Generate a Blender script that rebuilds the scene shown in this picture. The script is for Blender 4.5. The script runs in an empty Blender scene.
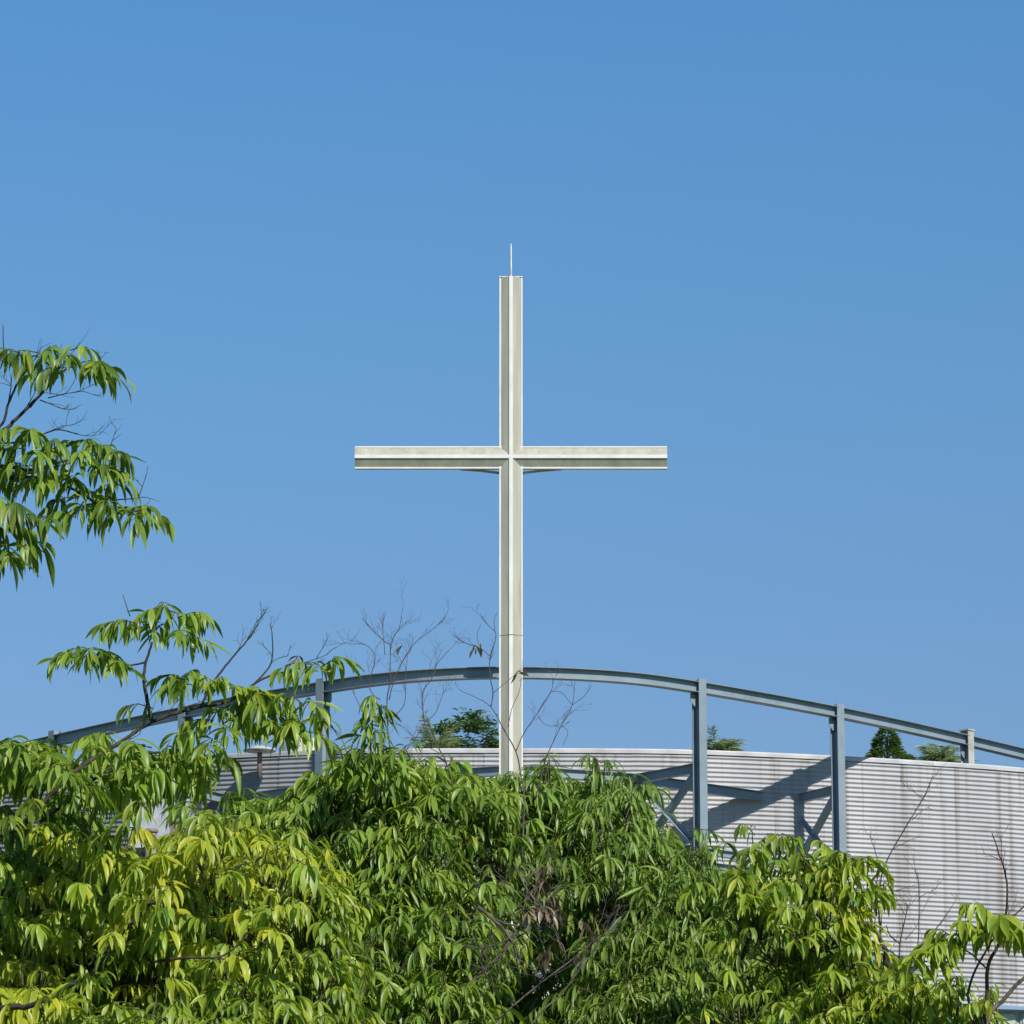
import bpy, bmesh, math, random
import numpy as np
from mathutils import Vector, Matrix
R = math.radians
rnd = random.Random(7)
rng = np.random.default_rng(7)
S = bpy.context.scene
C = S.collection

# ------------------------------------------------------------------ camera
CAMZ = 1.6
FPX = 4000.0
PITCH = R(12.52)
cd = bpy.data.cameras.new('camera'); cam = bpy.data.objects.new('camera', cd); C.objects.link(cam)
cd.sensor_width = 36; cd.lens = FPX / 1024 * 36; cd.clip_end = 5000; cd.clip_start = .1
cam.location = (0, 0, CAMZ); cam.rotation_euler = (R(90) + PITCH, 0, 0)
S.camera = cam

# ------------------------------------------------------------------ world, sun, exposure
SUN = Vector((.62, -1.0, 1.06)).normalized()      # towards the sun
EL = math.asin(SUN.z); AZ = math.atan2(SUN.x, SUN.y)
w = bpy.data.worlds.new("World"); S.world = w; w.use_nodes = True
nt = w.node_tree; nt.nodes.clear()
sky = nt.nodes.new('ShaderNodeTexSky'); sky.sky_type = 'NISHITA'; sky.sun_disc = False
sky.sun_elevation = EL; sky.sun_rotation = AZ
sky.air_density = 1.0; sky.dust_density = 0.3; sky.ozone_density = 2.0; sky.altitude = 0
tint = nt.nodes.new('ShaderNodeMix'); tint.data_type = 'RGBA'; tint.blend_type = 'MULTIPLY'; tint.inputs[0].default_value = 1
geo = nt.nodes.new('ShaderNodeTexCoord'); sxyz = nt.nodes.new('ShaderNodeSeparateXYZ'); nt.links.new(geo.outputs['Generated'], sxyz.inputs[0])
cr = nt.nodes.new('ShaderNodeValToRGB'); ce = cr.color_ramp.elements          # colour by height above the horizon; unseen zenith darkened to cut fill light
stops = [(0, (.30, .33, .40)), (.163, (.303, .380, .470)), (.244, (.320, .473, .565)), (.335, (.310, .54, .665)), (.46, (.22, .36, .51)), (1, (.13, .22, .35))]
while len(ce) < len(stops): ce.new(.5)
for e_, (p_, c_) in zip(ce, stops): e_.position = p_; e_.color = (*c_, 1)
nt.links.new(sxyz.outputs['Z'], cr.inputs[0])
sc2 = nt.nodes.new('ShaderNodeVectorMath'); sc2.operation = 'SCALE'; sc2.inputs['Scale'].default_value = 2.0
nt.links.new(cr.outputs[0], sc2.inputs[0]); nt.links.new(sc2.outputs[0], tint.inputs[7])
bg = nt.nodes.new('ShaderNodeBackground'); bg.inputs[1].default_value = .1
wo = nt.nodes.new('ShaderNodeOutputWorld')
nt.links.new(sky.outputs[0], tint.inputs[6]); nt.links.new(tint.outputs[2], bg.inputs[0]); nt.links.new(bg.outputs[0], wo.inputs[0])
sl = bpy.data.lights.new('sun', 'SUN'); sl.energy = 5.0; sl.angle = R(.53); sl.color = (1, .95, .86)
so = bpy.data.objects.new('sun', sl); C.objects.link(so); so.rotation_euler = SUN.to_track_quat('Z', 'Y').to_euler()
so.location = (20, -30, 40)
S.view_settings.view_transform = 'Standard'; S.view_settings.look = 'None'
S.view_settings.exposure = 0.0; S.view_settings.gamma = 1
S.render.engine = 'CYCLES'
S.cycles.max_bounces = 8; S.cycles.transparent_max_bounces = 8

# ------------------------------------------------------------------ helpers
def ray(px, py):
    x = (px - 512) / FPX; y = (512 - py) / FPX
    c, s = math.cos(PITCH), math.sin(PITCH)
    return Vector((x, c - y * s, s + y * c))
def P(px, py, Y):                     # point at distance Y ahead
    d = ray(px, py); t = Y / d.y
    return Vector((d.x * t, Y, CAMZ + d.z * t))
def PZ(px, py, z):                    # point at world height z
    d = ray(px, py); t = (z - CAMZ) / d.z
    return Vector((d.x * t, d.y * t, z))

def mat(name, base=(.5, .5, .5), rough=.6, metal=0.0, spec=.5):
    m = bpy.data.materials.new(name); m.use_nodes = True
    b = m.node_tree.nodes['Principled BSDF']
    b.inputs['Base Color'].default_value = (*base, 1); b.inputs['Roughness'].default_value = rough
    b.inputs['Metallic'].default_value = metal; b.inputs['Specular IOR Level'].default_value = spec
    return m, m.node_tree, b
def node(t, kind, **kw):
    n = t.nodes.new(kind)
    for k, v in kw.items(): setattr(n, k, v)
    return n
def noise(t, scale, detail=4, rough=.55, vec=None, obj=True):
    n = node(t, 'ShaderNodeTexNoise'); n.inputs['Scale'].default_value = scale; n.inputs['Detail'].default_value = detail
    n.inputs['Roughness'].default_value = rough
    if vec is None:
        tc = node(t, 'ShaderNodeTexCoord'); vec = tc.outputs['Object']
    t.links.new(vec, n.inputs['Vector']); return n
def mapped(t, scale):
    tc = node(t, 'ShaderNodeTexCoord'); mp = node(t, 'ShaderNodeMapping'); mp.inputs['Scale'].default_value = scale
    t.links.new(tc.outputs['Object'], mp.inputs['Vector']); return mp.outputs[0]
def ramp(t, fac, stops):
    r = node(t, 'ShaderNodeValToRGB'); e = r.color_ramp.elements
    while len(e) < len(stops): e.new(.5)
    for el, (p, c) in zip(e, stops): el.position = p; el.color = (*c, 1) if len(c) == 3 else c
    t.links.new(fac, r.inputs[0]); return r.outputs[0]
def mixc(t, fac, a, b, blend='MIX'):
    m = node(t, 'ShaderNodeMix', data_type='RGBA', blend_type=blend)
    for s_, v in ((0, fac), (6, a), (7, b)):
        if hasattr(v, 'is_output'): t.links.new(v, m.inputs[s_])
        elif s_ == 0: m.inputs[0].default_value = v
        else: m.inputs[s_].default_value = (*v, 1)
    return m.outputs[2]
def bump(t, b, h, strength=.3, dist=.01):
    n = node(t, 'ShaderNodeBump'); n.inputs['Strength'].default_value = strength; n.inputs['Distance'].default_value = dist
    t.links.new(h, n.inputs['Height']); t.links.new(n.outputs[0], b.inputs['Normal'])

def mat_steel():
    m, t, b = mat('painted_steel', rough=.5)
    n = noise(t, 2.2, 6); c = ramp(t, n.outputs[0], [(.3, (.19, .245, .285)), (.6, (.245, .31, .355)), (.8, (.22, .25, .27))])
    n2 = noise(t, 1, 4, vec=mapped(t, (9, 9, 1.2)))
    c = mixc(t, ramp(t, n2.outputs[0], [(.66, (0, 0, 0)), (.78, (.5, .5, .5))]), c, (.20, .15, .12))
    t.links.new(c, b.inputs['Base Color']); return m
def mat_weathered():
    m, t, b = mat('weathered_zinc', rough=.6)
    n = noise(t, 5, 6); c = ramp(t, n.outputs[0], [(.35, (.36, .34, .30)), (.6, (.5, .5, .46))])
    t.links.new(c, b.inputs['Base Color']); return m
def mat_sheet(name, lo, hi):
    m, t, b = mat(name, rough=.55, metal=0.0)
    n = noise(t, 1, 5, vec=mapped(t, (1.1, 1.1, .25)))
    c = ramp(t, n.outputs[0], [(.3, lo), (.65, hi)])
    # narrow run-down stains, each with a place of its own
    n2 = noise(t, 1, 3, vec=mapped(t, (7.5, 2.0, .18)))
    c = mixc(t, ramp(t, n2.outputs[0], [(.50, (0, 0, 0)), (.70, (.85, .85, .85))]), c, (.23, .20, .185))
    n3 = noise(t, 1, 5, vec=mapped(t, (2.6, 2.0, 9)))
    c = mixc(t, ramp(t, n3.outputs[0], [(.56, (0, 0, 0)), (.78, (.5, .5, .5))]), c, (.22, .17, .14))
    t.links.new(c, b.inputs['Base Color']); return m
def mat_flank():
    m, t, b = mat('cream_enamel', rough=.45)
    n = noise(t, 1, 6, vec=mapped(t, (6, 6, .7)))
    c = ramp(t, n.outputs[0], [(.3, (.36, .355, .285)), (.7, (.50, .49, .395))])
    n4 = noise(t, 1, 5, vec=mapped(t, (22, 22, 1.1))); c = mixc(t, ramp(t, n4.outputs[0], [(.55, (0, 0, 0)), (.75, (.5, .5, .5))]), c, (.27, .235, .18))
    n2 = noise(t, 14, 5); c = mixc(t, ramp(t, n2.outputs[0], [(.68, (0, 0, 0)), (.8, (.6, .6, .6))]), c, (.22, .19, .15))
    t.links.new(c, b.inputs['Base Color']); return m
def mat_rib():
    m, t, b = mat('white_enamel', rough=.35)
    n = noise(t, 3, 5); c = ramp(t, n.outputs[0], [(.3, (.70, .695, .64)), (.7, (.84, .835, .79))])
    t.links.new(c, b.inputs['Base Color']); return m
def mat_bark(name, a, b_):
    m, t, b = mat(name, rough=.9, spec=.2)
    n = noise(t, 30, 5, vec=mapped(t, (1, 1, .4))); t.links.new(ramp(t, n.outputs[0], [(.35, a), (.65, b_)]), b.inputs['Base Color'])
    bump(t, b, n.outputs[0], .6, .004); return m
def mat_leaf(name, stops, yellow, transl=.42):
    m, t, b = mat(name, rough=.40, spec=.5)
    at = node(t, 'ShaderNodeAttribute', attribute_name='tint')
    sp = node(t, 'ShaderNodeSeparateColor'); t.links.new(at.outputs['Color'], sp.inputs[0])
    c = ramp(t, sp.outputs[0], stops)
    c = mixc(t, sp.outputs[1], c, yellow)
    # paler midrib
    c = mixc(t, sp.outputs[2], c, (.20, .26, .07))
    n = noise(t, 30, 3); c = mixc(t, .35, c, ramp(t, n.outputs[0], [(.3, (.6, .6, .6)), (.7, (1.25, 1.25, 1.25))]), 'MULTIPLY')
    t.links.new(c, b.inputs['Base Color'])
    tr = node(t, 'ShaderNodeBsdfTranslucent'); cc = mixc(t, 1.0, c, (1.25, 1.25, .55), 'MULTIPLY'); t.links.new(cc, tr.inputs[0])
    ms = node(t, 'ShaderNodeMixShader'); ms.inputs[0].default_value = transl
    out = t.nodes['Material Output']
    t.links.new(b.outputs[0], ms.inputs[1]); t.links.new(tr.outputs[0], ms.inputs[2]); t.links.new(ms.outputs[0], out.inputs[0])
    return m

M = {}
M['steel'] = mat_steel(); M['zinc'] = mat_weathered()
M['sheet'] = mat_sheet('corrugated_sheet_pale', (.34, .345, .365), (.445, .445, .465))
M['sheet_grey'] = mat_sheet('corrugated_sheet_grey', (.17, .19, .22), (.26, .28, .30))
def mat_coping():
    m, t, b = mat('white_coping', rough=.5)
    n = noise(t, 2.5, 7); t.links.new(ramp(t, n.outputs[0], [(.3, (.40, .40, .40)), (.65, (.57, .57, .58))]), b.inputs['Base Color']); return m
M['coping'] = mat_coping()
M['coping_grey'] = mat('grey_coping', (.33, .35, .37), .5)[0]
M['flank'] = mat_flank(); M['rib'] = mat_rib()
M['bark'] = mat_bark('dark_bark', (.03, .024, .02), (.085, .07, .058))
M['bark_pale'] = mat_bark('pale_bark', (.07, .06, .045), (.17, .145, .11))
M['twig'] = mat_bark('twig_bark', (.07, .058, .062), (.16, .13, .13))
M['twig_green'] = mat_bark('green_twig_bark', (.05, .055, .022), (.10, .11, .05))
M['leaf_a'] = mat_leaf('leaf_mid_green', [(0, (.045, .125, .018)), (.5, (.15, .30, .030)), (1, (.33, .50, .07))], (.55, .56, .04))
M['leaf_b'] = mat_leaf('leaf_yellow_green', [(0, (.05, .14, .016)), (.5, (.17, .325, .026)), (1, (.36, .52, .055))], (.70, .68, .04))
M['leaf_c'] = mat_leaf('leaf_deep_green', [(0, (.038, .115, .022)), (.5, (.13, .275, .036)), (1, (.31, .47, .085))], (.45, .52, .06))
M['dead'] = mat_leaf('leaf_dead', [(0, (.07, .045, .035)), (.5, (.16, .105, .085)), (1, (.30, .21, .17))], (.3, .2, .12), .15)
M['conifer'] = mat_leaf('needle_dark', [(0, (.05, .115, .045)), (.5, (.09, .19, .065)), (1, (.16, .28, .10))], (.12, .2, .06), .2)
M['feather'] = mat_leaf('needle_pale', [(0, (.26, .36, .24)), (.5, (.40, .50, .32)), (1, (.54, .62, .40))], (.2, .3, .1), .3)

def wallmat():
    m, t, b = mat('painted_render', rough=.85)
    n = noise(t, .8, 7); t.links.new(ramp(t, n.outputs[0], [(.3, (.40, .41, .38)), (.7, (.52, .53, .48))]), b.inputs['Base Color']); return m
M['wall'] = wallmat()
M['pane'] = mat('pale_green_panel', (.42, .50, .40), .4)[0]
M['trim'] = mat('blue_grey_trim', (.24, .32, .34), .5)[0]
def whitebox():
    m, t, b = mat('white_cabinet', rough=.5)
    n = noise(t, 6, 6); t.links.new(ramp(t, n.outputs[0], [(.3, (.30, .32, .36)), (.62, (.46, .48, .52))]), b.inputs['Base Color']); return m
M['cabinet'] = whitebox()
def rust():
    m, t, b = mat('rusty_pipe', rough=.8)
    n = noise(t, 9, 6); t.links.new(ramp(t, n.outputs[0], [(.35, (.16, .10, .085)), (.65, (.30, .24, .22))]), b.inputs['Base Color']); return m
M['rust'] = rust()
def groundmat():
    m, t, b = mat('grass_ground', rough=.95, spec=.2)
    n = noise(t, .35, 8); t.links.new(ramp(t, n.outputs[0], [(.35, (.035, .06, .018)), (.6, (.08, .11, .035)), (.75, (.16, .14, .09))]), b.inputs['Base Color']); return m
M['ground'] = groundmat()

class MB:
    """collects boxes, bars and tubes; build() links them as ONE mesh object"""
    def __init__(s): s.v = []; s.f = []; s.smooth = []
    def add(s, v, f, sm=False):
        o = len(s.v); s.v += [tuple(p) for p in v]; s.f += [tuple(i + o for i in q) for q in f]; s.smooth += [sm] * len(f); return s
    def frame_box(s, a, b, prof, up=Vector((0, 0, 1))):
        """extrude closed 2D profile (list of (u,v)) from a to b; u along side, v along up"""
        a = Vector(a); b = Vector(b); d = (b - a).normalized()
        side = d.cross(up); side.normalize(); u2 = side.cross(d).normalized(); n = len(prof)
        vs = [a + side * u + u2 * v for u, v in prof] + [b + side * u + u2 * v for u, v in prof]
        fs = [(i, (i + 1) % n, n + (i + 1) % n, n + i) for i in range(n)] + [tuple(range(n - 1, -1, -1)), tuple(range(n, 2 * n))]
        return s.add(vs, fs)
    def box(s, c, sz, rz=0):
        x, y, z = (q / 2 for q in sz); ca, sa = math.cos(rz), math.sin(rz); vs = []
        for dz in (-z, z):
            for dx, dy in ((-x, -y), (x, -y), (x, y), (-x, y)): vs.append((c[0] + dx * ca - dy * sa, c[1] + dx * sa + dy * ca, c[2] + dz))
        return s.add(vs, [(3, 2, 1, 0), (4, 5, 6, 7), (0, 1, 5, 4), (1, 2, 6, 5), (2, 3, 7, 6), (3, 0, 4, 7)])
    def sweep(s, pts, prof, sm=False):
        """sweep closed profile (u horizontal side, v vertical) along near-horizontal path"""
        n = len(prof); vs = []
        for i, p in enumerate(pts):
            d = (pts[min(i + 1, len(pts) - 1)] - pts[max(i - 1, 0)]); d.z = 0; d.normalize(); side = Vector((d.y, -d.x, 0))
            vs += [p + side * u + Vector((0, 0, v)) for u, v in prof]
        fs = []
        for k in range(len(pts) - 1):
            fs += [(k * n + i, k * n + (i + 1) % n, (k + 1) * n + (i + 1) % n, (k + 1) * n + i) for i in range(n)]
        fs += [tuple(range(n - 1, -1, -1)), tuple(range((len(pts) - 1) * n, len(pts) * n))]
        return s.add(vs, fs, sm)
    def tube(s, pts, rad, sides=7):
        pts = [Vector(p) for p in pts]; n = len(pts); vs = []; up = Vector((.13, .3, .9))
        for i, p in enumerate(pts):
            d = (pts[min(i + 1, n - 1)] - pts[max(i - 1, 0)])
            if d.length < 1e-7: d = Vector((0, 0, 1))
            d.normalize(); a = d.cross(up)
            if a.length < .05: a = d.cross(Vector((1, 0, 0)))
            a.normalize(); b = a.cross(d); r = rad[i] if hasattr(rad, '__len__') else rad
            vs += [p + (a * math.cos(2 * math.pi * k / sides) + b * math.sin(2 * math.pi * k / sides)) * r for k in range(sides)]
        fs = []
        for j in range(n - 1):
            fs += [(j * sides + k, j * sides + (k + 1) % sides, (j + 1) * sides + (k + 1) % sides, (j + 1) * sides + k) for k in range(sides)]
        fs += [tuple(range(sides - 1, -1, -1)), tuple(range((n - 1) * sides, n * sides))]
        return s.add(vs, fs, True)
    def build(s, name, m, parent=None, bevel=0):
        me = bpy.data.meshes.new(name); me.from_pydata(s.v, [], s.f); me.update()
        me.polygons.foreach_set('use_smooth', s.smooth)
        o = bpy.data.objects.new(name, me); C.objects.link(o)
        me.materials.append(m)
        bm = bmesh.new(); bm.from_mesh(me); bmesh.ops.recalc_face_normals(bm, faces=bm.faces); bm.to_mesh(me); bm.free()
        if parent is not None:
            o.parent = parent; o.matrix_parent_inverse = parent.matrix_basis.inverted()
        if bevel:
            bv = o.modifiers.new('bevel', 'BEVEL'); bv.width = bevel; bv.segments = 2; bv.limit_method = 'ANGLE'
        return o
def empty(name, loc):
    o = bpy.data.objects.new(name, None); C.objects.link(o); o.location = loc; o.empty_display_size = .3; return o
def tag(o, label=None, cat=None, group=None, kind=None):
    for k, v in (('label', label), ('category', cat), ('group', group), ('kind', kind)):
        if v: o[k] = v
    return o
def smooth_path(pts, n=8):
    """Catmull-Rom through points"""
    pts = [Vector(p) for p in pts]; q = [2 * pts[0] - pts[1]] + pts + [2 * pts[-1] - pts[-2]]; out = []
    for i in range(1, len(q) - 2):
        for k in range(n):
            t = k / n; a, b, c, d = q[i - 1], q[i], q[i + 1], q[i + 2]
            out.append(.5 * ((2 * b) + (c - a) * t + (2 * a - 5 * b + 4 * c - d) * t * t + (3 * b - a - 3 * c + d) * t ** 3))
    out.append(q[-2]); return out
def h_profile(w, d, tf=.012, tw=.012):
    """I section: flanges of width w (u axis) at v = +-d/2"""
    a, b = w / 2, d / 2
    return [(-a, -b), (a, -b), (a, -b + tf), (tw / 2, -b + tf), (tw / 2, b - tf), (a, b - tf), (a, b), (-a, b), (-a, b - tf), (-tw / 2, b - tf), (-tw / 2, -b + tf), (-a, -b + tf)]

# ------------------------------------------------------------------ ground
def ground():
    xs = np.concatenate([np.linspace(-1500, -120, 14), np.linspace(-100, 100, 41), np.linspace(120, 1500, 14)])
    ys = np.concatenate([np.linspace(-300, -20, 8), np.linspace(-10, 200, 43), np.linspace(240, 2000, 16)])
    v = []
    for y in ys:
        for x in xs:
            t = min(max((y - 78) / 60, 0), 1); t = t * t * (3 - 2 * t)
            v.append((x, y, 9.5 * t + .12 * math.sin(x * .21) * math.sin(y * .17)))
    nx = len(xs); f = [(j * nx + i, j * nx + i + 1, (j + 1) * nx + i + 1, (j + 1) * nx + i) for j in range(len(ys) - 1) for i in range(nx - 1)]
    o = MB().add(v, f, True).build('ground', M['ground']); o['kind'] = 'structure'
ground()

# ------------------------------------------------------------------ roof frame geometry (plan)
ZR = CAMZ + 11.0                                # underside reference: top of the rail
XC = 511
def mirror(p): return Vector((2 * P(XC, 600, p.y).x - p.x, p.y, p.z))
rail_px = [(511, 666.5), (614, 670.5), (699, 681.5), (837, 706.5), (967, 735), (1080, 763), (1180, 792)]
rail_r = [PZ(x, y, ZR) for x, y in rail_px]
rail_pts = [mirror(p) for p in rail_r[:0:-1]] + rail_r
rail_path = smooth_path(rail_pts, 8)
post_xy = [rail_r[2], rail_r[3], rail_r[4], rail_r[5]]
posts = [(p.x, p.y) for p in post_xy] + [(mirror(p).x, p.y) for p in post_xy]
Z2 = CAMZ + 9.72; Z3 = CAMZ + 8.45; Z4 = CAMZ + 7.1; ZD = CAMZ + 6.2
in_r = [PZ(511, 765.5, Z2), PZ(637, 774, Z2), PZ(790, 796, Z2)]
in_r += [in_r[-1] + Vector((1.9, 2.0, 0)), in_r[-1] + Vector((3.3, 3.9, 0))]
in_pts = [mirror(p) for p in in_r[:0:-1]] + in_r
WALLZ = CAMZ + 10.35
wall_px = [(511, 750), (600, 750), (700, 751.5), (830, 757), (967, 765), (1024, 769.5), (1120, 778)]
wall_r = [PZ(x, y, WALLZ) for x, y in wall_px]
wall_r += [wall_r[-1] + Vector((2.5, .9, 0))]
wall_pts = [mirror(p) for p in wall_r[:0:-1]] + wall_r
wall_path = smooth_path(wall_pts, 10)
WALLB = PZ(1010, 1007, 0); WALLB = P(1010, 1007, wall_r[5].y).z

# ------------------------------------------------------------------ building
def building():
    root = empty('building', (0, 66, 0))
    tag(root, 'pale rendered building under the corrugated roof screen, its vented parapet band at the lower right', 'building')
    fr = []
    for i in range(61):
        x = -13.2 + 26.4 * i / 60
        def yy(path):
            for a, b in zip(path, path[1:]):
                if a.x <= x <= b.x: return a.y + (b.y - a.y) * (x - a.x) / (b.x - a.x)
                e = path[-1] if x > 0 else path[0]; return e.y + (abs(x) - abs(e.x)) * .35
        fr.append(Vector((x, min(yy(rail_path), yy(wall_path)) - .12, 0)))
    def slab(name, z0, z1, grow, m):
        v = [Vector((p.x, p.y - grow, z)) for z in (z0, z1) for p in fr] ; n = len(fr)
        bk = [Vector((13.2, 76, z0)), Vector((-13.2, 76, z0)), Vector((13.2, 76, z1)), Vector((-13.2, 76, z1))]
        o = len(v); v += bk; f = [(i, i + 1, n + i + 1, n + i) for i in range(n - 1)]
        f += [(n - 1, o, o + 2, 2 * n - 1), (o, o + 1, o + 3, o + 2), (o + 1, 0, n, o + 3)]
        f += [tuple(range(n)) [::-1] + (o + 1, o), tuple(range(n, 2 * n)) + (o + 2, o + 3)]
        MB().add(v, f).build(name, m, root)
    slab('wall', 0, WALLB - .066, 0, M['wall'])
    slab('roof_slab', WALLB - .064, WALLB - .03, .02, M['coping'])
    # band of rounded panels beneath the slab
    for k in range(-2, 7):
        x = P(1005.5, 1012, wall_r[5].y).x + (k - 0) * .44
        yv = None
        for a, b in zip(fr, fr[1:]):
            if a.x <= x <= b.x: yv = a.y + (b.y - a.y) * (x - a.x) / (b.x - a.x); sl = math.atan2(b.y - a.y, b.x - a.x)
        if yv is None: continue
        for nm, (w_, h_, pr), mm in (('panel_frame', (.41, .25, .03), 'trim'), ('panel', (.33, .17, .05), 'pane')):
            prof = []
            for cx, cy, a0 in ((w_ / 2 - .05, h_ / 2 - .05, 0), (-w_ / 2 + .05, h_ / 2 - .05, 90), (-w_ / 2 + .05, -h_ / 2 + .05, 180), (w_ / 2 - .05, -h_ / 2 + .05, 270)):
                for q in range(4): a = R(a0 + q * 30); prof.append((cx + .05 * math.cos(a), cy + .05 * math.sin(a)))
            c = Vector((x, yv, WALLB - .20)); nrm = Vector((math.sin(sl), -math.cos(sl), 0))
            o = MB().frame_box(c + nrm * .001, c + nrm * pr, prof).build(nm, M[mm], root if nm == 'panel_frame' else last)
            last = o
building()

# ------------------------------------------------------------------ corrugated screens
def screen(i0, i1, m, mc, label, phase):
    path = wall_path[i0:i1 + 1]
    c = path[len(path) // 2]; root = empty('corrugated_screen', (c.x, c.y, WALLB)); tag(root, label, 'roof screen', 'corrugated screens round the roof')
    L = [0]
    for a, b in zip(path, path[1:]): L.append(L[-1] + (b - a).length)
    tot = L[-1]; ns = max(1, round(tot / 1.12)); per = tot / ns
    def at(s):
        s = min(max(s, 0), tot)
        for k in range(len(path) - 1):
            if s <= L[k + 1] + 1e-9: t = (s - L[k]) / (L[k + 1] - L[k]); p = path[k].lerp(path[k + 1], t); d = (path[k + 1] - path[k]); d.z = 0; d.normalize(); return p, Vector((d.y, -d.x, 0))
    zt = WALLZ - .05; H = zt - WALLB; pitch = .0762; nz = int(H / pitch * 8)
    for j in range(ns):
        s0 = j * per - (.03 if j else 0); s1 = (j + 1) * per; off = .007 * (j % 2); tilt = rnd.uniform(-.004, .004); vs = []
        nc = 4
        for k in range(nz + 1):
            z = WALLB + H * k / nz; u = .5 + .5 * math.cos(2 * math.pi * (z - WALLB) / pitch + tilt * 40)
            for q in range(nc + 1):
                p, n = at(s0 + (s1 - s0) * q / nc)
                e = p + n * (.010 + off + .023 * u + tilt * (k / nz)); vs.append((e.x, e.y, z))
        fs = [(k * (nc + 1) + q, k * (nc + 1) + q + 1, (k + 1) * (nc + 1) + q + 1, (k + 1) * (nc + 1) + q) for k in range(nz) for q in range(nc)]
        MB().add(vs, fs, True).build('sheet', m, root)
    cp = MB(); pts = [Vector((at(tot * k / 12)[0].x, at(tot * k / 12)[0].y, WALLZ)) for k in range(13)]
    cp.sweep(pts, [(-.06, -.055), (.05, -.055), (.05, .0), (.035, .022), (-.06, .022)]).build('coping', mc, root)
    for q in range(0, 13, 3):                      # rails that carry the sheets
        pass
    b = MB()
    for z in (WALLB + .5, WALLB + 2, WALLZ - .4): b.sweep([Vector((p.x, p.y, z)) for p in pts], [(-.07, -.03), (-.004, -.03), (-.004, .03), (-.07, .03)])
    b.build('backing_rail', M['steel'], root)
n_ = len(wall_path) - 1; mid = n_ // 2
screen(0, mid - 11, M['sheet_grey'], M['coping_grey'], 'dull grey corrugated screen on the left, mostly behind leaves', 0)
screen(mid - 11, mid + 31, M['sheet'], M['coping'], 'pale corrugated screen with white coping right behind the cross', 1)
screen(mid + 31, n_, M['sheet'], M['coping'], 'tall pale corrugated screen at the right with brown vertical stains', 2)

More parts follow.
